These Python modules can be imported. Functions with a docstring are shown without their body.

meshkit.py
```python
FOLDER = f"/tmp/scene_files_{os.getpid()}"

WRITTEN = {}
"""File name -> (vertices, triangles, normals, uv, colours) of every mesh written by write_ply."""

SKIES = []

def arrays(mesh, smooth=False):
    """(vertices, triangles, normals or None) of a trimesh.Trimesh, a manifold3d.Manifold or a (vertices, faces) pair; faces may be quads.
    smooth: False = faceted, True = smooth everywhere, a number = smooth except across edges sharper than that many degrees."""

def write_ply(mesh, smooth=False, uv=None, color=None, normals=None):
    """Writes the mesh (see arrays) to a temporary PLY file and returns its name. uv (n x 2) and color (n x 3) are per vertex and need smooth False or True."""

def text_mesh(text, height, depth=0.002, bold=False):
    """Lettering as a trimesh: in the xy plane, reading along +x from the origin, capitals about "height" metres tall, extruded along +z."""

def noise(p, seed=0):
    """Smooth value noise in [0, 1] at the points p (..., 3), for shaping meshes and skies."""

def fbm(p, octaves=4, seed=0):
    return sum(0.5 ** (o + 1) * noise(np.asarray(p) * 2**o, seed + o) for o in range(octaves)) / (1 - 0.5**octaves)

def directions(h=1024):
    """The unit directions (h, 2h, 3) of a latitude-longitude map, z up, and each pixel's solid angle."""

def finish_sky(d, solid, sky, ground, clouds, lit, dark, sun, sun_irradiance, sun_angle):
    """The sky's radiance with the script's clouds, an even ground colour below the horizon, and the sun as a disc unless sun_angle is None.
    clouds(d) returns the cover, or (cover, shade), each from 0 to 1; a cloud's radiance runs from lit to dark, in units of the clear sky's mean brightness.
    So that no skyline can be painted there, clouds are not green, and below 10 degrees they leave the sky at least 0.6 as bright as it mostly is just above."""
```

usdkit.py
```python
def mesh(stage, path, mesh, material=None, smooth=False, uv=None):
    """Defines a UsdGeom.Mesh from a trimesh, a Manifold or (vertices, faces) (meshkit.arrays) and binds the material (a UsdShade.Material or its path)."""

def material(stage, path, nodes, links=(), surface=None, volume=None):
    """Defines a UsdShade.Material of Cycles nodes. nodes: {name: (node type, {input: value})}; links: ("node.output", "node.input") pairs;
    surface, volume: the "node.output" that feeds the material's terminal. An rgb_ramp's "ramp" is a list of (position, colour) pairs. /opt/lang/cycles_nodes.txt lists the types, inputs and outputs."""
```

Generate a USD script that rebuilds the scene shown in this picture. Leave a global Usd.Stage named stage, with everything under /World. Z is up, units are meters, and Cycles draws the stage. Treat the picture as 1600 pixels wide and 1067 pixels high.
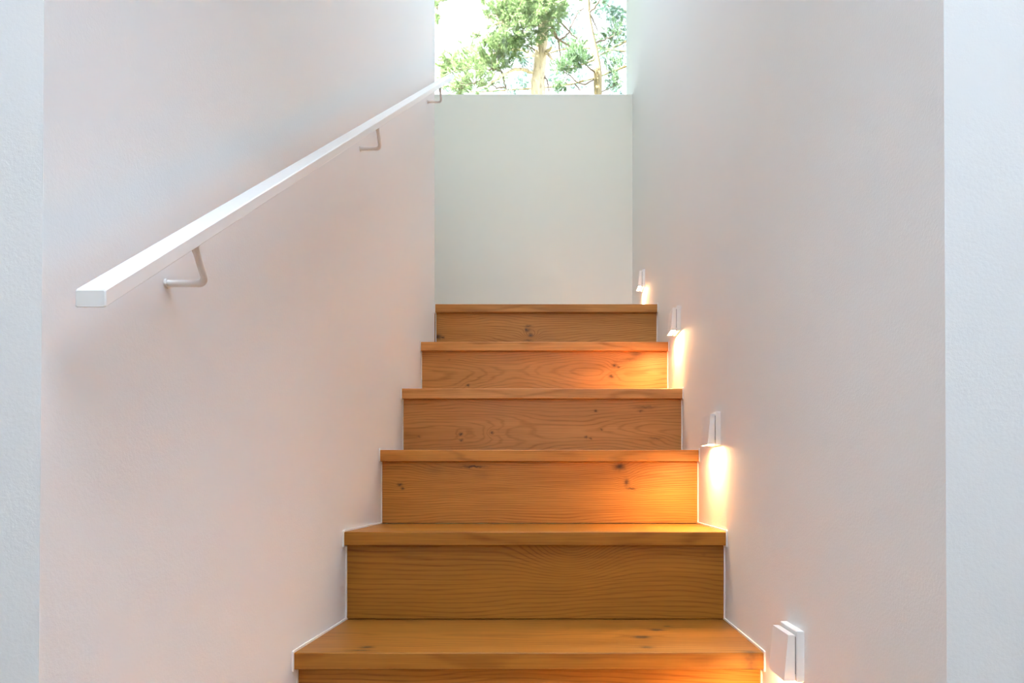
import math
import numpy as np
import trimesh
import manifold3d as m3
import shapely.geometry as sg
import usdkit, meshkit
from pxr import Usd, UsdGeom, UsdLux, UsdShade, Gf

# ------------------------------------------------------------------ stage, camera, sky, sun
stage = Usd.Stage.CreateInMemory()
UsdGeom.SetStageUpAxis(stage, 'Z')
UsdGeom.SetStageMetersPerUnit(stage, 1.0)
UsdGeom.Xform.Define(stage, '/World')
U = 0.86                      # clear width of the stair in metres; most measures below are fractions of it
EYE = 1.055 * U               # camera height over the hall floor
EXPOSURE = 3.14

cam = UsdGeom.Camera.Define(stage, '/World/camera')
cam.CreateHorizontalApertureAttr(36.0)
cam.CreateFocalLengthAttr(23.4)
cam.CreateHorizontalApertureOffsetAttr(-1.755)
cam.CreateVerticalApertureOffsetAttr(5.006)
cam.CreateClippingRangeAttr((0.02, 1000.0))
cam.CreateExposureAttr(EXPOSURE)
cam.AddTranslateOp().Set((0, 0, EYE))
cam.AddRotateXOp().Set(90)

SUN_FROM = np.array([-0.72, -0.56, 0.60]); SUN_FROM /= np.linalg.norm(SUN_FROM)
SKY_STRENGTH, SUN_INTENSITY, LAMP_STRENGTH = 0.24, 6.5, 118.0
sky_mat = usdkit.material(stage, '/World/Looks/sky', {
    't': ('sky_texture', {'sky_type': 'multiple_scattering', 'sun_disc': False, 'sun_elevation': math.asin(SUN_FROM[2]),
                          'sun_rotation': math.atan2(SUN_FROM[0], SUN_FROM[1]), 'aerosol_density': 1.5}),
    'tc': ('texture_coordinate', {}), 'n': ('noise_texture', {'scale': 2.2, 'detail': 5.0, 'roughness': 0.6}),
    'c': ('map_range', {'range_type': 'smoothstep', 'from_min': 0.30, 'from_max': 0.62, 'to_min': 0.45, 'to_max': 0.95}),
    'm': ('mix', {'color2': (3.85, 4.05, 4.4)}),
    'b': ('background_shader', {'strength': SKY_STRENGTH})},
    [('tc.generated', 'n.vector'), ('n.fac', 'c.value'), ('c.result', 'm.fac'), ('t.color', 'm.color1'), ('m.color', 'b.color')], surface='b.background')
dome = UsdLux.DomeLight.Define(stage, '/World/sky')
UsdShade.MaterialBindingAPI.Apply(dome.GetPrim()).Bind(sky_mat)
sun = UsdLux.DistantLight.Define(stage, '/World/sun')
sun.CreateIntensityAttr(SUN_INTENSITY); sun.CreateAngleAttr(0.53); sun.CreateNormalizeAttr(True); sun.CreateColorAttr(Gf.Vec3f(1.0, 0.965, 0.90))
z_ = Gf.Vec3d(*map(float, SUN_FROM))
sun.AddOrientOp().Set(Gf.Quatf(Gf.Rotation(Gf.Vec3d(0, 0, 1), z_).GetQuat()))

# ------------------------------------------------------------------ helpers
taken = set()
def numbered(path):
    if path not in taken:
        taken.add(path); return path
    k = 1
    while f'{path}_{k:03d}' in taken: k += 1
    taken.add(f'{path}_{k:03d}')
    return f'{path}_{k:03d}'

def tag(p, label=None, cat=None, group=None, kind=None):
    p = p.GetPrim() if hasattr(p, 'GetPrim') else p
    for k, v in (('label', label), ('category', cat), ('group', group), ('kind', kind)):
        if v: p.SetCustomDataByKey(k, v)
    return p

def thing(name, label, cat, loc=(0, 0, 0), group=None):
    x = UsdGeom.Xform.Define(stage, numbered('/World/' + name))
    x.AddTranslateOp().Set(tuple(map(float, loc)))
    return tag(x, label, cat, group)

def obj(name, mesh, mat, parent=None, smooth=False):
    base = str(parent.GetPath()) if parent is not None else '/World'
    return usdkit.mesh(stage, numbered(f'{base}/{name}'), mesh, mat, smooth).GetPrim()

def struct(name, mesh, mat, parent=None, smooth=False):
    o = obj(name, mesh, mat, parent, smooth)
    if parent is None: tag(o, kind='structure')
    return o

def box(x0, x1, y0, y1, z0, z1):
    b = trimesh.creation.box([x1 - x0, y1 - y0, z1 - z0])
    b.apply_translation([(x0 + x1) / 2, (y0 + y1) / 2, (z0 + z1) / 2]); return b

def bevel_box(x0, x1, y0, y1, z0, z1, c=0.0012):
    pts = []
    for sx in (0, 1):
        for sy in (0, 1):
            for sz in (0, 1):
                X, Y, Z = (x0, x1)[sx], (y0, y1)[sy], (z0, z1)[sz]
                dx, dy, dz = c * (1 - 2 * sx), c * (1 - 2 * sy), c * (1 - 2 * sz)
                pts += [(X + dx, Y + dy, Z), (X + dx, Y, Z + dz), (X, Y + dy, Z + dz)]
    return trimesh.convex.convex_hull(np.array(pts))

def join(*ms): return trimesh.util.concatenate(list(ms))

def extrude(poly, z0, z1):
    m = trimesh.creation.extrude_polygon(poly, z1 - z0, engine='earcut'); m.apply_translation([0, 0, z0]); return m

def tube(points, radii, sides=12, caps=True):
    p = np.asarray(points, float); n = len(p)
    r = np.broadcast_to(np.asarray(radii, float), (n,))
    t = np.gradient(p, axis=0); t /= np.linalg.norm(t, axis=1, keepdims=True) + 1e-12
    ref = np.array([0, 0, 1.0]) if abs(t[0][2]) < 0.9 else np.array([1.0, 0, 0])
    a = np.cross(t[0], ref); a /= np.linalg.norm(a)
    A = []
    for k in range(n):
        a = a - t[k] * np.dot(a, t[k]); a /= np.linalg.norm(a); A.append(a)
    A = np.array(A); B = np.cross(t, A)
    ang = np.arange(sides) * 2 * np.pi / sides
    v = p[:, None] + r[:, None, None] * (np.cos(ang)[None, :, None] * A[:, None] + np.sin(ang)[None, :, None] * B[:, None])
    v = v.reshape(-1, 3)
    i, j = np.meshgrid(np.arange(n - 1), np.arange(sides), indexing='ij')
    q = np.stack([i * sides + j, i * sides + (j + 1) % sides, (i + 1) * sides + (j + 1) % sides, (i + 1) * sides + j], -1).reshape(-1, 4)
    f = np.vstack([q[:, [0, 1, 2]], q[:, [0, 2, 3]]])
    if caps:
        v = np.vstack([v, p[0], p[-1]]); c0, c1 = n * sides, n * sides + 1; jj = np.arange(sides)
        f = np.vstack([f, np.stack([np.full(sides, c0), (jj + 1) % sides, jj], 1),
                       np.stack([np.full(sides, c1), (n - 1) * sides + jj, (n - 1) * sides + (jj + 1) % sides], 1)])
    return trimesh.Trimesh(v, f, process=False)

def at(px, py, d):            # point of the place seen at photo pixel (px, py), d metres in front of the camera
    return np.array([(px - 878) * d / 1040, d, EYE + (756 - py) * d / 1040])

# ------------------------------------------------------------------ materials
def look(name, nodes, links, surface): return usdkit.material(stage, '/World/Looks/' + name, nodes, links, surface)

def plaster(name, color, rough=0.75):
    return look(name, {
        'g': ('geometry', {}),
        'n': ('noise_texture', {'scale': 260.0, 'detail': 3.0, 'roughness': 0.55}),
        'n2': ('noise_texture', {'scale': 1.6, 'detail': 2.0}),
        'm': ('map_range', {'from_min': 0.2, 'from_max': 0.8, 'to_min': 0.0, 'to_max': 1.0}),
        'mx': ('mix', {'color1': tuple(c * 0.985 for c in color), 'color2': color}),
        'b': ('bump', {'strength': 0.22, 'distance': 0.0012}),
        'p': ('principled_bsdf', {'roughness': rough, 'specular_ior_level': 0.25})},
        [('g.position', 'n.vector'), ('g.position', 'n2.vector'), ('n2.fac', 'm.value'), ('m.result', 'mx.fac'), ('mx.color', 'p.base_color'),
         ('n.fac', 'b.height'), ('b.normal', 'p.normal')], 'p.BSDF')

def plain(name, color, rough=0.4, **kw):
    return look(name, {'p': ('principled_bsdf', {'base_color': color, 'roughness': rough, **kw})}, [], 'p.BSDF')

M = {}
M['plaster'] = plaster('plaster', (0.824, 0.829, 0.817))
M['cream'] = plaster('cream_plaster', (0.815, 0.805, 0.74))
M['blue_grey'] = plaster('blue_grey_bounce', (0.50, 0.53, 0.58))  # for an unseen hall wall, coloured to dim and cool its bounced light
M['ceiling'] = plaster('ceiling_paint', (0.85, 0.85, 0.84))
M['caulk'] = plain('caulk', (0.86, 0.85, 0.82), 0.5)
M['lacquer'] = plain('white_lacquer', (0.83, 0.815, 0.78), 0.40, specular_ior_level=0.4)
M['lamp_white'] = plain('lamp_white', (0.84, 0.83, 0.81), 0.45)
M['lamp_gap'] = plain('lamp_gap', (0.25, 0.25, 0.25), 0.6)
M['frame'] = plain('window_frame_paint', (0.8, 0.8, 0.78), 0.4)
M['under'] = plain('raw_timber', (0.30, 0.20, 0.12), 0.8)
M['led'] = look('led_diffuser', {'bb': ('blackbody', {'temperature': 3400.0}), 'e': ('emission', {'strength': LAMP_STRENGTH})}, [('bb.color', 'e.color')], 'e.emission')
def glass(name, tint): return look(name, {'f': ('fresnel', {'IOR': 1.45}), 't': ('transparent_bsdf', {'color': tint}), 'g': ('glossy_bsdf', {'color': (1, 1, 1), 'roughness': 0.0}),
                                   'm': ('mix_closure', {})}, [('f.fac', 'm.fac'), ('t.BSDF', 'm.closure1'), ('g.BSDF', 'm.closure2')], 'm.closure')
M['glass'] = glass('clear_glass', (0.97, 0.985, 0.98))
M['dimming_glass'] = glass('added_tint_glass', (0.635, 0.65, 0.635))  # tint added to dim the daylight and view through the stair window
M['ground'] = look('forest_floor', {'g': ('geometry', {}), 'n': ('noise_texture', {'scale': 1.3, 'detail': 6.0}), 'r': ('rgb_ramp', {'ramp': [(0.3, (0.10, 0.085, 0.05)), (0.6, (0.11, 0.14, 0.05)), (0.8, (0.2, 0.17, 0.11))]}),
                                   'p': ('principled_bsdf', {'roughness': 0.95})}, [('g.position', 'n.vector'), ('n.fac', 'r.fac'), ('r.color', 'p.base_color')], 'p.BSDF')

def oak(name, center, seed, h=0.045, zc=0.0, tilt=0.0, tone=1.0, knots=(), axis='z', wobble=0.026, period=0.0058, contrast=1.0, warm=0.0):
    """Solid oak with the grain along x. knots: (x, v, size x, size v, darkness, ring push) about the board's centre, v along `axis`."""
    N, L = {}, []
    N['geo'] = ('geometry', {})
    N['p'] = ('vector_math', {'math_type': 'subtract', 'vector2': tuple(center)}); L.append(('geo.position', 'p.vector1'))
    N['s'] = ('separate_xyz', {}); L.append(('p.vector', 's.vector'))
    u, v = ('s.z', 's.y') if axis == 'z' else ('s.y', 's.z')           # u runs across the face, v into the board
    # slow waviness of the growth rings
    N['w1v'] = ('vector_math', {'math_type': 'multiply_add', 'vector2': (2.6, 9.0, 9.0), 'vector3': (seed * 3.17, seed * 1.31, seed * 7.7)}); L.append(('p.vector', 'w1v.vector1'))
    N['w1'] = ('noise_texture', {'scale': 1.0, 'detail': 1.5, 'roughness': 0.45}); L.append(('w1v.vector', 'w1.vector'))
    N['w2v'] = ('vector_math', {'math_type': 'multiply_add', 'vector2': (9.0, 60.0, 60.0), 'vector3': (seed * 1.7, 3.1, seed * 2.7)}); L.append(('p.vector', 'w2v.vector1'))
    N['w2'] = ('noise_texture', {'scale': 1.0, 'detail': 2.0, 'roughness': 0.5}); L.append(('w2v.vector', 'w2.vector'))
    # distance from the pith
    N['ua'] = ('math', {'math_type': 'subtract', 'value2': zc}); L.append((u, 'ua.value1'))
    N['us'] = ('math', {'math_type': 'multiply'}); L += [('ua.value', 'us.value1'), ('ua.value', 'us.value2')]
    N['va'] = ('math', {'math_type': 'add', 'value2': h}); L.append((v, 'va.value1'))
    N['vs'] = ('math', {'math_type': 'multiply'}); L += [('va.value', 'vs.value1'), ('va.value', 'vs.value2')]
    N['rs'] = ('math', {'math_type': 'add'}); L += [('us.value', 'rs.value1'), ('vs.value', 'rs.value2')]
    N['r'] = ('math', {'math_type': 'sqrt'}); L.append(('rs.value', 'r.value1'))
    N['f1'] = ('math', {'math_type': 'multiply_add', 'value2': wobble * 2}); L += [('w1.fac', 'f1.value1'), ('r.value', 'f1.value3')]
    N['f2'] = ('math', {'math_type': 'multiply_add', 'value2': 0.007}); L += [('w2.fac', 'f2.value1'), ('f1.value', 'f2.value3')]
    N['f3'] = ('math', {'math_type': 'multiply_add', 'value2': tilt}); L += [('s.x', 'f3.value1'), ('f2.value', 'f3.value3')]
    field = 'f3.value'; dark = None
    N['kn'] = ('noise_texture', {'scale': 95.0, 'detail': 3.0}); L.append(('p.vector', 'kn.vector'))
    N['kd'] = ('vector_math', {'math_type': 'multiply_add', 'vector2': (0.010, 0.010, 0.010), 'vector3': (-0.005, -0.005, -0.005)}); L.append(('kn.color', 'kd.vector1'))
    N['kp'] = ('vector_math', {'math_type': 'add'}); L += [('p.vector', 'kp.vector1'), ('kd.vector', 'kp.vector2')]
    for k, (kx, kv, sx, sv, amount, push) in enumerate(knots):
        c = (kx, 0, kv) if axis == 'z' else (kx, kv, 0)
        sc = (1 / sx, 0, 1 / sv) if axis == 'z' else (1 / sx, 1 / sv, 0)
        def gauss(pre, src, scale):
            N[pre + 'a'] = ('vector_math', {'math_type': 'subtract', 'vector2': c}); L.append((src, pre + 'a.vector1'))
            N[pre + 'b'] = ('vector_math', {'math_type': 'multiply', 'vector2': scale}); L.append((pre + 'a.vector', pre + 'b.vector1'))
            N[pre + 'c'] = ('vector_math', {'math_type': 'dot_product'}); L.extend([(pre + 'b.vector', pre + 'c.vector1'), (pre + 'b.vector', pre + 'c.vector2')])
            N[pre + 'd'] = ('math', {'math_type': 'multiply', 'value2': -1.0}); L.append((pre + 'c.value', pre + 'd.value1'))
            N[pre + 'e'] = ('math', {'math_type': 'exponent'}); L.append((pre + 'd.value', pre + 'e.value1'))
            return pre + 'e.value'
        if push:
            g = gauss(f'q{k}', 'p.vector', tuple(s / 3.2 for s in sc))
            N[f'qf{k}'] = ('math', {'math_type': 'multiply_add', 'value2': push}); L += [(g, f'qf{k}.value1'), (field, f'qf{k}.value3')]
            field = f'qf{k}.value'
        if amount:
            g = gauss(f'k{k}', 'kp.vector', sc)
            N[f'kf{k}'] = ('math', {'math_type': 'multiply_add', 'value2': amount, 'value3': 0.0}); L.append((g, f'kf{k}.value1'))
            if dark: L.append((dark, f'kf{k}.value3'))
            dark = f'kf{k}.value'
    # growth rings: slow light rise, quick dark line
    N['rp'] = ('math', {'math_type': 'multiply', 'value2': 1 / period}); L.append((field, 'rp.value1'))
    N['rf'] = ('math', {'math_type': 'pingpong', 'value2': 0.5}); L.append(('rp.value', 'rf.value1'))
    N['rm'] = ('map_range', {'range_type': 'smoothstep', 'from_min': 0.0, 'from_max': 0.27, 'to_min': 1.0, 'to_max': 0.0}); L.append(('rf.value', 'rm.value'))
    # fibres and pores
    N['fv'] = ('vector_math', {'math_type': 'multiply_add', 'vector2': (7.0, 330.0, 330.0), 'vector3': (seed * 5.1, 0, seed * 9.3)}); L.append(('p.vector', 'fv.vector1'))
    N['fn'] = ('noise_texture', {'scale': 1.0, 'detail': 3.0, 'roughness': 0.6}); L.append(('fv.vector', 'fn.vector'))
    N['bv'] = ('vector_math', {'math_type': 'multiply_add', 'vector2': (1.6, 22.0, 22.0), 'vector3': (seed * 2.3, seed, seed * 4.1)}); L.append(('p.vector', 'bv.vector1'))
    N['bn'] = ('noise_texture', {'scale': 1.0, 'detail': 2.0, 'roughness': 0.5}); L.append(('bv.vector', 'bn.vector'))
    N['t1'] = ('math', {'math_type': 'multiply', 'value2': 0.66 * contrast}); L.append(('rm.result', 't1.value1'))
    N['t1b'] = ('math', {'math_type': 'multiply'}); L += [('t1.value', 't1b.value1'), ('w2.fac', 't1b.value2')]
    N['t2'] = ('math', {'math_type': 'multiply_add', 'value2': 1.0 * contrast}); L += [('fn.fac', 't2.value1'), ('t1b.value', 't2.value3')]
    N['t3'] = ('math', {'math_type': 'multiply_add', 'value2': 0.75}); L += [('bn.fac', 't3.value1'), ('t2.value', 't3.value3')]
    N['t4'] = ('math', {'math_type': 'subtract', 'value2': 0.17 + 0.605 * contrast - 0.25}); L.append(('t3.value', 't4.value1'))
    lt, dk = np.array([0.655, 0.308, 0.098]), np.array([0.320, 0.122, 0.030])
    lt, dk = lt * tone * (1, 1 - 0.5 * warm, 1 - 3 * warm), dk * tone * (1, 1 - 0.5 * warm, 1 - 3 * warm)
    N['ramp'] = ('rgb_ramp', {'ramp': [(0.0, tuple(lt)), (0.5, tuple(0.5 * (lt + dk))), (1.0, tuple(dk))]}); L.append(('t4.value', 'ramp.fac'))
    out = 'ramp.color'
    if dark:
        N['kc'] = ('clamp', {}); L.append((dark, 'kc.value'))
        N['km'] = ('mix', {'color2': (0.075, 0.040, 0.020)}); L += [('kc.result', 'km.fac'), (out, 'km.color1')]
        out = 'km.color'
    N['bump'] = ('bump', {'strength': 0.12, 'distance': 0.0006, 'invert': True}); L.append(('t2.value', 'bump.height'))
    N['sh'] = ('principled_bsdf', {'roughness': 0.42, 'specular_ior_level': 0.26}); L += [(out, 'sh.base_color'), ('bump.normal', 'sh.normal')]
    return look(name, N, L, 'sh.BSDF')

# ------------------------------------------------------------------ measures of the stair
XL, XR = -0.57 * U, 0.43 * U
ND = {-1: 0.782, 0: 1.094, 1: 1.409, 2: 1.7333, 3: 2.076, 4: 2.358, 5: 2.6735, 6: 2.980}        # nosing fronts
NZ = {-1: -0.822, 0: -0.590, 1: -0.3577, 2: -0.125, 3: 0.106, 4: 0.338, 5: 0.5707, 6: 0.805}    # tread tops, from the eye
Y = {k: v * U for k, v in ND.items()}
Z = {k: EYE + v * U for k, v in NZ.items()}
OVER, THICK = 0.0235 * U, 0.0355 * U
YB = 4.06 * U                 # wall under the window
YG = 4.43 * U                 # window plane
LAND = Z[6]
SILL = EYE + 2.375 * U
TOP = 4.15                    # ceiling over the stair
HALLC = 2.50
FL, FR = 0.729 * U, 0.7466 * U
HX0, HX1, HY0 = -2.1, 2.1, -3.2

# ------------------------------------------------------------------ the setting
def lean(mesh, y_lim, slope):      # the old plaster edges stand a little out of plumb
    v = mesh.vertices.copy(); s = v[:, 1] < y_lim
    v[s, 1] += slope * (v[s, 2] - EYE - 0.15 * U); mesh.vertices = v; return mesh

LX = -1.75                    # far end of the landing
struct('wall_left', lean(box(XL - 0.14, XL, FL, Y[6], 0, TOP), FL + 0.05, 0.0103), M['plaster'])
struct('wall_right', lean(box(XR, XR + 0.15, FR, YG + 0.008, 0, TOP), FR + 0.05, 0.008), M['plaster'])
struct('wall_front_left', lean(box(HX0, XL - 0.14, FL, FL + 0.14, 0, TOP), FL + 0.05, 0.0103), M['plaster'])
struct('wall_front_right', lean(box(XR + 0.15, HX1, FR, FR + 0.14, 0, TOP), FR + 0.05, 0.008), M['plaster'])
struct('wall_landing_front', box(LX, XL - 0.14, Y[6] - 0.14, Y[6], 0, TOP), M['plaster'])
struct('wall_back', box(LX, XR, YB, YG + 0.06, 0.0, SILL), M['cream'])
struct('wall_landing', join(box(LX - 0.14, LX, Y[6] - 0.14, YG + 0.16, 0.0, TOP)), M['plaster'])
struct('wall_header', join(box(XL, XR, FR, FR + 0.14, HALLC, TOP), ), M['plaster'])
struct('wall_hall_right', box(HX1, HX1 + 0.16, HY0, FR, 0, HALLC), M['blue_grey'])
struct('wall_hall_left', box(HX0 - 0.14, HX0, HY0, FL + 0.14, 0, HALLC), M['plaster'])
rear = extrude(sg.Polygon([(HX0 - 0.14, 0), (HX1 + 0.16, 0), (HX1 + 0.16, HALLC), (HX0 - 0.14, HALLC)], [[(-1.25, 1.65), (0.45, 1.65), (0.45, 2.35), (-1.25, 2.35)]]), 0, 0.14)
rear.apply_transform(np.array([[1, 0, 0, 0], [0, 0, -1, HY0], [0, 1, 0, 0], [0, 0, 0, 1.0]]))
struct('wall_rear', rear, M['plaster'])
SKY_HOLE = (-1.15, 1.28, -0.80, 0.46)
a0, a1, b0, b1 = SKY_HOLE
hc = sg.Polygon([(HX0 - 0.14, HY0 - 1.1), (HX1 + 0.16, HY0 - 1.1), (HX1 + 0.16, FL + 0.14), (HX0 - 0.14, FL + 0.14)], [[(a0, b0), (a1, b0), (a1, b1), (a0, b1)]])  # slab runs past the rear wall, an added overhang that blocks the sun
notch = sg.box(XL, FL, XR, FL + 1)
struct('ceiling', extrude(hc.difference(notch), HALLC, HALLC + 0.45), M['ceiling'])
S0, S1, S2, S3 = XL + 0.05, XR - 0.05, 0.85, 2.80
struct('ceiling_stair', extrude(sg.box(LX - 0.14, FL, XR + 0.14, YG + 0.3).difference(sg.box(S0, S2, S1, S3)), TOP, TOP + 0.25), M['ceiling'])
struct('floor', box(HX0, HX1, HY0, Y[-1] + OVER, -0.1, 0.0), oak('oak_floor', (0, 0, 0), 31, tone=0.4))

def window(name, pane_mesh, frame_mesh, g='glass'):
    w = UsdGeom.Xform.Define(stage, numbered('/World/' + name)).GetPrim(); tag(w, kind='structure')
    obj('frame', frame_mesh, M['frame'], w); obj('pane', pane_mesh, M[g], w)
# stair window: fixed pane set outside the reveal so that the frame hides behind wall and sill
wt = TOP - 0.08
window('window_1', box(LX, XR + 0.0, YG, YG + 0.008, SILL - 0.10, wt),
       join(box(LX, XR, YG + 0.061, YG + 0.10, SILL - 0.14, SILL - 0.09), box(LX, XR, YG - 0.0, YG + 0.10, wt, TOP)), 'dimming_glass')
window('window_2', box(a0, a1, b0, b1, HALLC + 0.451, HALLC + 0.459),  # unseen hall skylight, added to light the wall ends from above
       join(box(a0 - 0.05, a1 + 0.05, b0 - 0.05, b0, HALLC + 0.451, HALLC + 0.5), box(a0 - 0.05, a1 + 0.05, b1, b1 + 0.05, HALLC + 0.451, HALLC + 0.5),
            box(a0 - 0.05, a0, b0, b1, HALLC + 0.451, HALLC + 0.5), box(a1, a1 + 0.05, b0, b1, HALLC + 0.451, HALLC + 0.5)))
window('window_3', box(S0, S1, S2, S3, TOP + 0.251, TOP + 0.259),  # unseen skylight over the flight, added to brighten the stairwell
       join(box(S0 - 0.05, S1 + 0.05, S2 - 0.05, S2, TOP + 0.251, TOP + 0.30), box(S0 - 0.05, S1 + 0.05, S3, S3 + 0.05, TOP + 0.251, TOP + 0.30),
            box(S0 - 0.05, S0, S2, S3, TOP + 0.251, TOP + 0.30), box(S1, S1 + 0.05, S2, S3, TOP + 0.251, TOP + 0.30)))
ry = HY0 - 0.09
window('window_4', box(-1.20, 0.40, ry, ry + 0.008, 1.70, 2.30),  # unseen high rear window, added to brighten the risers and wall ends
       join(box(-1.25, 0.45, ry - 0.03, ry + 0.04, 1.65, 1.70), box(-1.25, 0.45, ry - 0.03, ry + 0.04, 2.30, 2.35),
            box(-1.25, -1.20, ry - 0.03, ry + 0.04, 1.70, 2.30), box(0.40, 0.45, ry - 0.03, ry + 0.04, 1.70, 2.30)))
gr = trimesh.creation.box([160, 160, 0.2]); gr.apply_translation([0, 30, -0.22])
struct('ground', gr, M['ground'])

# ------------------------------------------------------------------ staircase
stair = thing('staircase', 'straight honey oak staircase climbing between two white plaster walls', 'staircase')
def rk(k, px, py, sx, sz, amount, push=0.0):      # a knot on riser k, read off the photo
    d = ND[k] + OVER / U; zm = (Z[k] + Z[k - 1]) / 2
    p = at(px, py, d * U); s = d * U / 1040
    return (p[0] - (XL + XR) / 2, p[2] - zm, sx * s * 1.12, sz * s * 1.12, amount, push)
def tk(k, px, py, sx, sy, amount, push=0.0):      # a knot on the top of tread k (only where it is seen from above)
    d = -NZ[k] * 1040 / (py - 756) * U; p = at(px, py, d); s = d / 1040
    return (p[0] - (XL + XR) / 2, p[1] - (Y[k] + 0.14 * U), sx * s * 1.7, sy * s * 5.0, 1.5 * amount, push)
KNOTS = {
    0: [], 1: [rk(1, 980, 1100, 30, 10, 0, .01)],
    2: [rk(2, 896, 842, 17, 15, 0.0, .10), rk(2, 1100, 866, 3, 1.5, .25), rk(2, 690, 915, 90, 20, 0, .02), rk(2, 1000, 905, 45, 25, 0, -.02)],
    3: [rk(3, 968, 729, 8.5, 5.5, 1.0, .02), rk(3, 979, 754, 3.5, 5, .8, .01), rk(3, 987, 763, 7, 1.2, .75), rk(3, 740, 729, 15, 1.4, .95), rk(3, 625, 757, 3.5, 2.2, .9, .006), rk(3, 629, 763, 2.6, 1.6, .85),
        rk(3, 755, 742, 12, 6, .22, .012), rk(3, 680, 735, 10, 6, .2, .01), rk(3, 870, 720, 40, 12, 0, .03)],
    4: [rk(4, 720, 678, 2.6, 2.2, .95, .006), rk(4, 721, 687.5, 2.6, 1.7, .9), rk(4, 768.5, 676, 2, 1.6, .85, .012), rk(4, 795, 674, 12, 4, .1, .02), rk(4, 931, 642, 2.3, 1.8, .8), rk(4, 1008, 636, 15, 2.0, .55),
        rk(4, 1001, 642, 4, 1.6, .65), rk(4, 940, 671, 2, 1.4, .7), rk(4, 916, 683, 2.2, 1.8, .8), rk(4, 923, 685, 1.8, 1.5, .75), rk(4, 1024, 685, 8, 2, .5, .01), rk(4, 925, 671, 40, 14, 0, .035), rk(4, 655, 682, 3, 1.5, .5)],
    5: [rk(5, 994, 553, 9, 5, .62, .02), rk(5, 985, 561, 10, 2.5, .5), rk(5, 960, 571, 3.4, 2.4, .9, .012), rk(5, 966.5, 573.5, 2, 1.6, .75), rk(5, 955, 588, 4, 2.6, .85, .012), rk(5, 972, 565, 14, 3, .3), rk(5, 731, 602, 2.4, 1.8, .95, .006),
        rk(5, 783, 584, 22, 12, 0, .03), rk(5, 702, 562, 2, 1.2, .3), rk(5, 863, 609, 2.5, 1.4, .6)],
    6: [rk(6, 684, 526, 5.5, 3.6, .95, .012), rk(6, 692, 527, 2.2, 1.8, .7), rk(6, 829, 524, 3.4, 2.4, .95, .025), rk(6, 825, 516, 4, 3.0, .5), rk(6, 826, 509.5, 5, 1.2, .75), rk(6, 822, 515, 1.8, 3, .6), rk(6, 826, 532, 6, 1.6, .6),
        rk(6, 845, 522, 45, 12, .06, .035)],
}
TK = {1: [tk(1, 1003, 995, 8, 1.8, .85, .008), tk(1, 1026, 984, 6, 1.5, .9, .006), tk(1, 1043, 978.5, 4, 1, .6), tk(1, 1010, 1011, 6, 1.5, .6), tk(1, 1172, 1018.5, 7, 1.6, .55), tk(1, 573, 1011, 6, 1.4, .75), tk(1, 562, 1016, 12, 0.9, .6)]}
RT = {0: .80, 1: .85, 2: .74, 3: 1.08, 4: 1.12, 5: 1.14, 6: .94}  # riser tones; weaker light low on the stair is put into the colour
PER = {2: .0105, 3: .0066, 4: .0062, 5: .0070, 6: .0062}
CON = {4: .88, 5: .85}
TT = {0: .85, 1: .70, 2: .76, 3: 1.14, 4: 1.2, 5: 1.18, 6: .92}  # tread tones; lower treads darkened in colour as shade
WARM = {0: .16, 1: .19, 2: .22, 3: .14, 4: .02, 5: .05, 6: .08}
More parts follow.
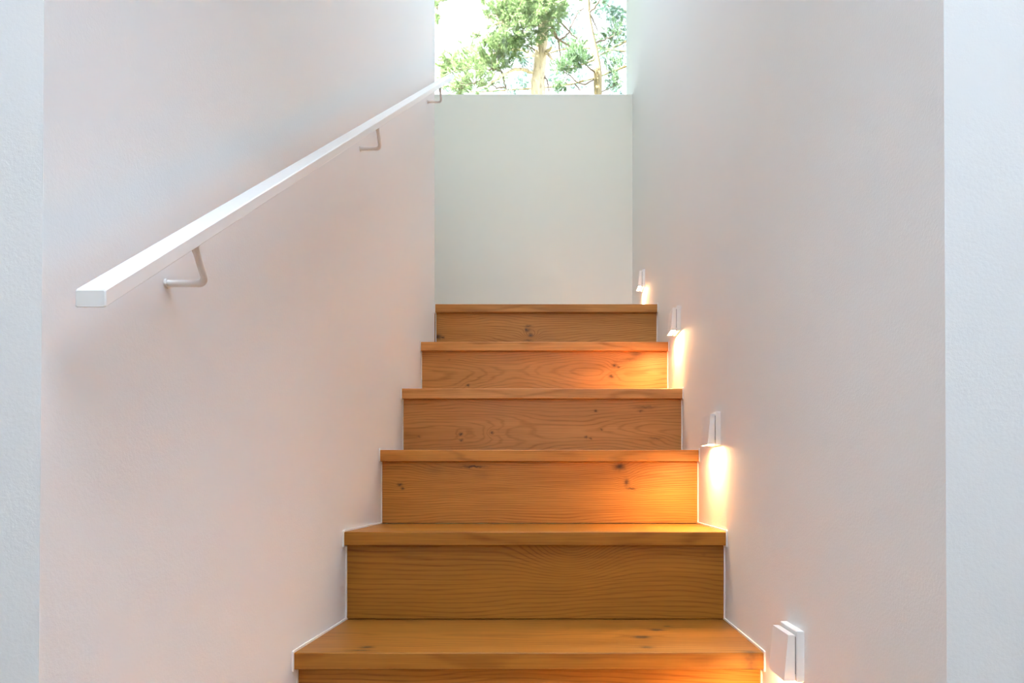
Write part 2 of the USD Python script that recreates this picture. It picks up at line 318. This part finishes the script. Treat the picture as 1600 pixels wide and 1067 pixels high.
SHAPE = {0: (.05, .02, .02), 1: (.05, -.02, .02), 2: (.05, -.22, 0.006), 3: (.05, -.20, -.006), 4: (.035, -.03, 0.0), 5: (.045, -.01, .01), 6: (.05, -.07, .0)}
xc = (XL + XR) / 2
for k in range(-1, 7):
    z_low = Z[k - 1] if k > -1 else 0.0
    kn = KNOTS.get(k, [])
    hh, zc, tl = SHAPE.get(k, (.05, .0, .01))
    yr = Y[k] + OVER
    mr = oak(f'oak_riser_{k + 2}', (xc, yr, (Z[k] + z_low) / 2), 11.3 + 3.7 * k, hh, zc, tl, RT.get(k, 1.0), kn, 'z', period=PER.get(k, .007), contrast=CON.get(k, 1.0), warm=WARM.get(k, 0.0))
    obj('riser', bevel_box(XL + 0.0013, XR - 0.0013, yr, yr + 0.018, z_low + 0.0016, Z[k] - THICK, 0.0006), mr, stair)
    y1 = (Y[k + 1] + OVER + 0.018) if k < 6 else Y[6] + 0.12
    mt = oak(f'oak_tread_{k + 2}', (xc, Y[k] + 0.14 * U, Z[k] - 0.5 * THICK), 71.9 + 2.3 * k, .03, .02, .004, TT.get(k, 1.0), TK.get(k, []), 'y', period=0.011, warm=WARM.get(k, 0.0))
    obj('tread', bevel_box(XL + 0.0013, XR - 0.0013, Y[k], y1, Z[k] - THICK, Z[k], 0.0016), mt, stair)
struct('floor_landing', box(LX, XR, Y[6] + 0.12, YB, LAND - 0.12, LAND), oak('oak_landing', (0, 3, LAND), 90, tone=0.9))

# white sealant bead that follows every tread and riser along both walls
prof = []
for k in range(-1, 7):
    z_low = Z[k - 1] if k > -1 else 0.0
    prof += [(Y[k] + OVER, z_low), (Y[k] + OVER, Z[k] - THICK), (Y[k], Z[k] - THICK), (Y[k], Z[k])]
prof += [(Y[6] + 0.004, Z[6])]
line = sg.LineString(prof)
rng = np.random.default_rng(5)
body = sg.Polygon(prof + [(Y[6] + 0.004, -0.3), (Y[-1] + OVER, -0.3)])
bead = line.buffer(0.0042, cap_style=2, join_style=1, quad_segs=3).difference(body.buffer(-0.0005))
for nm, xa, xb in (('trim_1', XL, XL + 0.0030), ('trim_2', XR - 0.0030, XR)):
    parts = []
    for g in getattr(bead, 'geoms', [bead]):
        e = trimesh.creation.extrude_polygon(g, xb - xa, engine='earcut')
        e.apply_transform(np.array([[0, 0, 1, xa], [1, 0, 0, 0], [0, 1, 0, 0], [0, 0, 0, 1.0]])); parts.append(e)
    struct(nm, join(*parts), M['caulk'])

# ------------------------------------------------------------------ handrail
SL = 0.7144
XRAIL = -0.5125 * U
def rail_bottom(d): return EYE + (0.339 + (d - 0.930) * SL) * U
rail = thing('handrail', 'white square-edged handrail sloping up the left wall on bent rod brackets', 'handrail')
w2, hv, c = 0.0168 * U, 0.0200 * U, 0.0013
sec = [(-w2 + c, 0), (w2 - c, 0), (w2, c), (w2, hv - c), (w2 - c, hv), (-w2 + c, hv), (-w2, hv - c), (-w2, c)]
pts = []
for d, inset, dy in ((0.7232, c * 0.8, 0), (0.7232, 0, c * 0.8), (3.07, 0, -c * 0.8), (3.07, c * 0.8, 0)):
    zb = rail_bottom(d) + dy * SL
    for (sx, sz) in sec:
        sx2 = sx * (1 - inset / w2); sz2 = hv / 2 + (sz - hv / 2) * (1 - inset / (hv / 2))
        pts.append((XRAIL + sx2, d * U + dy, zb + sz2))
rail_mesh = trimesh.convex.convex_hull(np.array(pts))
obj('rail', rail_mesh, M['lacquer'], rail)
th = math.atan(SL); up = np.array([0, -math.sin(th), math.cos(th)])
for d in (0.959, 1.879, 2.825):
    zel = EYE + (0.2885 + (d - 0.959) * SL) * U
    el = np.array([XRAIL, d * U, zel]); rb = 0.011 * U
    wall_pt = np.array([XL - 0.004, d * U, zel])
    Ltop = 0.0405 / math.cos(th) * U + 0.004
    path = [wall_pt, wall_pt + np.array([0.012, 0, 0])]
    ux = np.array([1.0, 0, 0])
    for q in range(9):
        t = q / 8 * math.pi / 2
        path.append(el - ux * rb + up * rb + rb * (math.sin(t) * ux - math.cos(t) * up))
    path += [el + up * (Ltop * 0.55), el + up * (Ltop * 0.78), el + up * (Ltop * 0.93), el + up * Ltop]
    r0 = 0.0049 * U
    rad = [r0 * 1.12, r0 * 1.02] + [r0] * 9 + [r0, r0 * 0.95, r0 * 1.15, r0 * 1.45]
    b = obj('bracket', tube(path, rad, 16), M['lacquer'], rail, smooth=50)
    pl = bevel_box(-0.009, 0.009, -0.017, 0.017, -0.0022, 0.0005, 0.0006)
    R = np.eye(4); R[:3, :3] = np.array([[1, 0, 0], [0, math.cos(th), -math.sin(th)], [0, math.sin(th), math.cos(th)]])
    hit = el + up * Ltop; R[:3, 3] = (XRAIL, hit[1], rail_bottom(hit[1] / U))
    pl.apply_transform(R); obj('saddle_plate', pl, M['lacquer'], b)
    # collar where the rod enters the plaster
    obj('wall_collar', tube([wall_pt, wall_pt + np.array([0.0065, 0, 0])], [r0 * 1.5, r0 * 1.4], 18), M['lacquer'], b, smooth=40)

# ------------------------------------------------------------------ step lamps on the right wall
def lamp(y_near, z_mid, label):
    L = thing('wall_lamp', label, 'lamp', (XR, y_near + 0.046 * U, z_mid), 'step lamps along the right wall')
    hw, hp = 0.0445 * U, 0.0470 * U
    tp, gap = 0.0140 * U, 0.0022 * U
    obj('back_plate', bevel_box(-tp, 0.0, -hw, hw, -0.0438 * U, hp, 0.0010), M['lamp_white'], L)
    obj('shadow_gap', box(-tp - gap, -tp + 0.0005, -hw + 0.0035, hw - 0.0035, -0.030 * U, 0.036 * U), M['lamp_gap'], L)
    # wedge-shaped hood, open below
    x0 = -tp - gap; top, bot = x0 - 0.0120 * U, x0 - 0.0195 * U
    za, zb = -0.0418 * U, 0.0400 * U; h = hw - 0.0012
    def wedge(xi0, xt, xb, z0, z1, hy):
        P = [(xi0, z1), (xt, z1), (xb, z0), (xi0, z0)]
        return m3.Manifold.hull_points([(x, s * hy, z) for x, z in P for s in (-1, 1)])
    tw = 0.0016
    solid = wedge(x0, top, bot, za, zb, h)
    hollow = wedge(x0 - tw, top + tw + 0.0005, bot + tw, za - 0.001, za + 0.016, h - tw)
    mm = (solid - hollow).to_mesh()
    obj('hood', trimesh.Trimesh(mm.vert_properties[:, :3], mm.tri_verts), M['lamp_white'], L)
    led = box(bot + tw + 0.003, x0 - tw - 0.002, -h + tw + 0.008, h - tw - 0.008, za + 0.0030, za + 0.0050)
    obj('light_diffuser', led, M['led'], L)
    obj('diffuser_holder', box(bot + tw + 0.0012, x0 - tw, -h + tw, h - tw, za + 0.0051, za + 0.0080), M['lamp_white'], L)
lamp(1.179 * U, EYE - 0.3085 * U, 'white wedge wall lamp lowest on the right wall, nearest the camera')
lamp(1.799 * U, EYE + 0.1490 * U, 'white wedge wall lamp on the right wall, second up from the bottom')
lamp(2.409 * U, EYE + 0.5985 * U, 'white wedge wall lamp on the right wall, just below the top step')
lamp(3.445 * U, EYE + 1.0650 * U, 'small white wedge wall lamp over the landing, farthest up the stairs')

# ------------------------------------------------------------------ pine trees outside
def bark(name, c1, c2):
    return look(name, {'g': ('geometry', {}), 'v': ('vector_math', {'math_type': 'multiply', 'vector2': (9.0, 9.0, 2.6)}),
        'n': ('noise_texture', {'scale': 2.0, 'detail': 5.0, 'roughness': 0.65}), 'r': ('rgb_ramp', {'ramp': [(0.32, c2), (0.5, c1), (0.75, tuple(min(1, x * 1.25) for x in c1))]}),
        'b': ('bump', {'strength': 0.6, 'distance': 0.02}), 'p': ('principled_bsdf', {'roughness': 0.9})},
        [('g.position', 'v.vector1'), ('v.vector', 'n.vector'), ('n.fac', 'r.fac'), ('r.color', 'p.base_color'), ('n.fac', 'b.height'), ('b.normal', 'p.normal')], 'p.BSDF')
def needle(name, c):
    return look(name, {'gi': ('geometry', {}), 'r': ('rgb_ramp', {'ramp': [(0.0, tuple(x * 0.6 for x in c)), (0.6, c), (1.0, (c[0] * 1.35, c[1] * 1.2, c[2] * 1.0))]}),
        'd': ('principled_bsdf', {'roughness': 0.5}), 't': ('translucent_bsdf', {}), 'm': ('mix_closure', {'fac': 0.45})},
        [('gi.random_per_island', 'r.fac'), ('r.color', 'd.base_color'), ('r.color', 't.color'), ('d.BSDF', 'm.closure1'), ('t.BSDF', 'm.closure2')], 'm.closure')
M['bark_a'] = bark('pine_bark', (0.46, 0.36, 0.27), (0.24, 0.17, 0.12))
M['bark_b'] = bark('slim_pine_bark', (0.20, 0.145, 0.075), (0.10, 0.08, 0.045))
M['twig'] = plain('twig_bark', (0.13, 0.09, 0.07), 0.9)
M['needle_a'] = needle('needles_yellow_green', (0.265, 0.39, 0.165))
M['needle_b'] = needle('needles_green', (0.20, 0.33, 0.17))
M['needle_c'] = needle('needles_blue_green', (0.16, 0.30, 0.24))

def smooth_path(P, n=6):
    P = np.asarray(P, float)
    if len(P) < 3: return np.array([P[0] + (P[-1] - P[0]) * t for t in np.linspace(0, 1, 4)])
    Q = np.vstack([2 * P[0] - P[1], P, 2 * P[-1] - P[-2]]); out = []
    for i in range(1, len(Q) - 2):
        a, b, c_, d = Q[i - 1:i + 3]
        for t in np.arange(n) / n:
            out.append(0.5 * (2 * b + (c_ - a) * t + (2 * a - 5 * b + 4 * c_ - d) * t * t + (3 * b - a - 3 * c_ + d) * t ** 3))
    return np.array(out + [P[-1]])

def pine(name, label, D, trunk, trunk_r, bark_m, needle_m, branches, tufts, seed, length=0.075, top=None):
    """trunk: photo pixels with radii; branches: (pixel path, radii in metres, depth drift); tufts: (px, py, rx, ry, count, depth offset)."""
    rg = np.random.default_rng(seed)
    tp = [at(px, py, D) for px, py in trunk]
    base = np.array([tp[0][0] + 0.1, D, -0.12]); T = tp[0]
    low = [base + (T - base) * t for t in (0, 0.05, 0.25, 0.5, 0.75)]
    path = np.array(low + tp + [top])
    rad = np.interp(np.linspace(0, 1, len(path)), np.linspace(0, 1, 4), [trunk_r * 1.45, trunk_r * 1.1, trunk_r * 0.85, trunk_r * 0.3])
    rad = np.array([trunk_r * 1.55, trunk_r * 1.3, trunk_r * 1.2, trunk_r * 1.12, trunk_r * 1.05] + list(np.linspace(trunk_r, trunk_r * 0.72, len(tp))) + [0.02])
    pine_ = thing(name, label, 'tree', base)
    loc = lambda m: (m.apply_translation(-base), m)[1]
    sp = smooth_path(path, 7); sr = np.interp(np.linspace(0, 1, len(sp)), np.linspace(0, 1, len(rad)), rad)
    tm = tube(sp, sr, 18)
    n = meshkit.fbm(np.asarray(tm.vertices) * (6, 6, 2.5), 3, seed) - 0.5
    ctr = sp[np.clip(np.arange(len(tm.vertices)) // 18, 0, len(sp) - 1)]
    tm.vertices = ctr + (tm.vertices - ctr) * (1 + 0.28 * n[:, None])
    obj('trunk', loc(tm), bark_m, pine_, smooth=60)
    nodes = [sp[len(sp) // 2:]]
    for bp, (r0, r1), drift in branches:
        P = np.array([at(px, py, D + drift * k / max(1, len(bp) - 1)) for k, (px, py) in enumerate(bp)])
        S = smooth_path(P, 6)
        S[1:-1] += rg.normal(0, 0.008, (len(S) - 2, 3))
        obj('branch', loc(tube(S, np.linspace(r0, r1, len(S)) * (1.0 if r0 > 0.03 else 1.45), 8)), bark_m if r0 > 0.021 else M['twig'], pine_, smooth=60)
        nodes.append(S)
    nodes = np.vstack(nodes)
    V, F, TW = [], [], []
    for (px, py, rx, ry, count, dz) in tufts:
        s = (D + dz) / 1040
        c0 = at(px, py, D + dz)
        near = nodes[np.argmin(((nodes - c0) ** 2 * (1, 0.6, 1)).sum(1))]
        mid = (near + c0) / 2 + rg.normal(0, 0.05, 3)
        if np.linalg.norm(c0 - near) > 0.05: TW.append(tube(smooth_path([near, mid, c0], 4), np.linspace(0.009, 0.004, 9), 5))
        for q in range(int(count * 1.9)):
            o = rg.normal(0, 0.5, 3); o /= max(1, np.linalg.norm(o) / 1.0)
            c = c0 + o * np.array([rx * s, max(rx, ry) * s * 0.9, ry * s])
            ax = (c - near) / (np.linalg.norm(c - near) + 1e-9) + np.array([0, 0, 0.45]) + rg.normal(0, 0.35, 3); ax /= np.linalg.norm(ax)
            if q % 3 == 0: TW.append(tube([c - ax * 0.16 + rg.normal(0, .01, 3), c - ax * 0.06, c + ax * 0.03], [0.005, 0.004, 0.003], 4, False))
            m = 34
            st = c + ax * rg.uniform(-0.07, 0.05, (m, 1))
            dr = rg.normal(0, 1, (m, 3)) * 0.75 + ax * 0.8; dr /= np.linalg.norm(dr, axis=1, keepdims=True)
            ln = length * rg.uniform(0.7, 1.25, (m, 1))
            sd = np.cross(dr, rg.normal(0, 1, (m, 3))); sd /= np.linalg.norm(sd, axis=1, keepdims=True)
            w = 0.0055
            v = np.stack([st - sd * w, st + sd * w, st + dr * ln], 1).reshape(-1, 3)
            F.append(np.arange(3 * m).reshape(-1, 3) + sum(len(x) for x in V) if False else np.arange(3 * m).reshape(-1, 3))
            V.append(v)
    off = np.cumsum([0] + [len(v) for v in V])[:-1]
    o = obj('needles', loc(trimesh.Trimesh(np.vstack(V), np.vstack([f + a for f, a in zip(F, off)]), process=False)), needle_m, pine_)
    tag(o, kind='stuff')
    if TW: tag(obj('twigs', loc(join(*TW)), M['twig'], pine_), kind='stuff')
    return pine_

pine('pine_tree', 'thick pale-trunked pine with yellow-green needles in the middle of the window', 13.0,
     [(841, 148), (842, 120), (844, 90), (847, 60), (851, 30), (853, 0)], 0.135, M['bark_a'], M['needle_a'],
     [([(836, 116), (815, 108), (795, 113), (775, 125), (758, 135), (741, 143)], (0.032, 0.012), -0.8),
      ([(787, 119), (784, 113), (776, 108.5), (750, 108), (729, 105)], (0.014, 0.006), -0.6),
      ([(787, 120), (788, 132), (793, 147)], (0.014, 0.007), -0.5),
      ([(788, 137), (776, 137), (769, 131)], (0.010, 0.005), -0.5),
      ([(760, 131.5), (740, 131), (720, 131)], (0.008, 0.004), -0.7),
      ([(851, 79), (857, 86), (864, 93)], (0.045, 0.015), -0.4),
      ([(851, 81), (858, 78), (863, 73)], (0.026, 0.010), -0.4),
      ([(848, 72), (856, 45), (869, 22), (882, -4), (890, -30)], (0.034, 0.016), 0.5),
      ([(868, 24), (884, 44), (902, 61)], (0.014, 0.006), 0.4),
      ([(861, 40), (871, 58), (876, 88)], (0.018, 0.006), 0.3),
      ([(860, 46), (868, 56), (880, 66), (890, 72)], (0.020, 0.008), 0.5),
      ([(872, 65), (888, 52), (893, 38), (906, 17), (913, 13)], (0.012, 0.005), 0.3),
      ([(837, 80), (828, 74), (818, 71)], (0.012, 0.005), -0.3),
      ([(851, 118), (856, 132), (859, 148)], (0.010, 0.005), -0.3),
      ([(840, 12), (810, -8), (770, -30), (730, -38), (684, -30), (682, 10)], (0.03, 0.005), -1.2),
      ([(845, 40), (820, 30), (795, 30), (770, 40)], (0.024, 0.008), -0.9),
      ([(843, 90), (815, 78), (780, 82), (735, 92), (705, 100)], (0.022, 0.006), 0.8)],
     [(830, 22, 48, 34, 150, -.6), (788, 14, 26, 24, 60, -.7), (800, 58, 40, 24, 95, -.6), (772, 76, 34, 18, 60, -.5), (862, 12, 24, 20, 48, -.3), (815, -10, 60, 20, 60, -.6),
      (742, 90, 42, 13, 55, .2), (718, 103, 38, 10, 42, .2), (698, 101, 16, 9, 16, .3), (745, 121, 46, 10, 44, -.5), (712, 138, 24, 7, 20, -.5), (775, 104, 24, 9, 18, -.3), (845, 2, 40, 12, 40, .3),
      (683, 27, 2.4, 6, 5, -1.2), (681, 7, 3.5, 3, 4, -1.2), (692, -1, 4, 3, 3, -1.2), (755, 3, 3, 3, 3, -.9), (760, 22, 4, 6, 4, -.8), (742, 55, 8, 5, 5, -.6), (693, 118, 8, 8, 9, -.5), (880, -45, 70, 25, 70, .2), (790, -60, 90, 30, 90, -.5), (850, -110, 80, 35, 90, 0)],
     3, 0.085, top=np.array([-0.2, 13.0, 13.2]))
pine('pine_tree', 'slender leaning pine at the right of the window, pale bark and green needles', 16.0,
     [(934.5, 148), (934, 115), (930, 85), (924, 60), (918.5, 25), (917, 0)], 0.098, M['bark_b'], M['needle_b'],
     [([(921, 20), (930, 10), (938, 0), (945, -14)], (0.018, 0.008), -0.4), ([(931, 116), (922, 107), (914, 100)], (0.016, 0.006), -0.3),
      ([(897, 130), (905, 139), (913, 149)], (0.012, 0.006), -0.4), ([(933, 120), (912, 132), (892, 120), (878, 108)], (0.012, 0.005), -0.5),
      ([(936, 146), (950, 139), (962, 131)], (0.010, 0.005), 0.3), ([(926, 70), (945, 62), (966, 55)], (0.016, 0.006), 0.5), ([(923, 24), (930, 38), (934, 48)], (0.012, 0.006), 0.3)],
     [(893, 86, 26, 15, 40, -.4), (882, 101, 22, 10, 40, -.5), (908, 92, 20, 12, 28, -.4), (905, 72, 16, 10, 16, .3), (875, 135, 11, 9, 16, -.4), (958, 106, 15, 22, 26, .3), (958, 130, 14, 12, 14, .3),
      (950, 62, 22, 18, 34, .5), (968, 45, 16, 16, 18, .5), (895, 66, 16, 12, 12, .3), (930, -20, 40, 18, 40, 0), (915, -60, 60, 30, 60, 0)],
     8, 0.085, top=np.array([0.5, 16.0, 15.5]))
pine('pine_tree', 'dim blue-green pine farthest back behind the two pale trunks', 23.0,
     [(990, 148), (988, 100), (986, 50), (985, 0)], 0.12, M['bark_b'], M['needle_c'],
     [([(986, 60), (950, 80), (900, 105), (860, 110)], (0.03, 0.008), 0.6), ([(986, 20), (960, 12), (940, 4)], (0.025, 0.008), -0.5), ([(988, 100), (900, 130), (800, 140), (720, 145)], (0.03, 0.008), 0.8), ([(987, 80), (900, 75), (820, 90), (790, 80)], (0.025, 0.006), 0.5)],
     [(950, 14, 24, 14, 50, -.4), (965, 30, 16, 18, 36, -.3), (805, 80, 18, 14, 34, .5), (820, 100, 14, 16, 26, .5), (868, 62, 18, 18, 40, .3), (895, 50, 16, 18, 22, .4), (890, 20, 16, 12, 14, .3), (940, 85, 14, 20, 22, .3), (905, 125, 20, 10, 18, .3), (868, 118, 20, 8, 20, .4), (800, 140, 26, 8, 26, .6), (818, 128, 16, 10, 18, .6), (740, 142, 24, 7, 20, .7), (960, 140, 22, 8, 22, 0),
      (970, 90, 14, 30, 36, .2), (700, 130, 14, 12, 16, .7), (880, 10, 14, 8, 10, .2), (985, -40, 60, 30, 60, 0)],
     17, 0.10, top=np.array([2.4, 23.0, 21.0]))
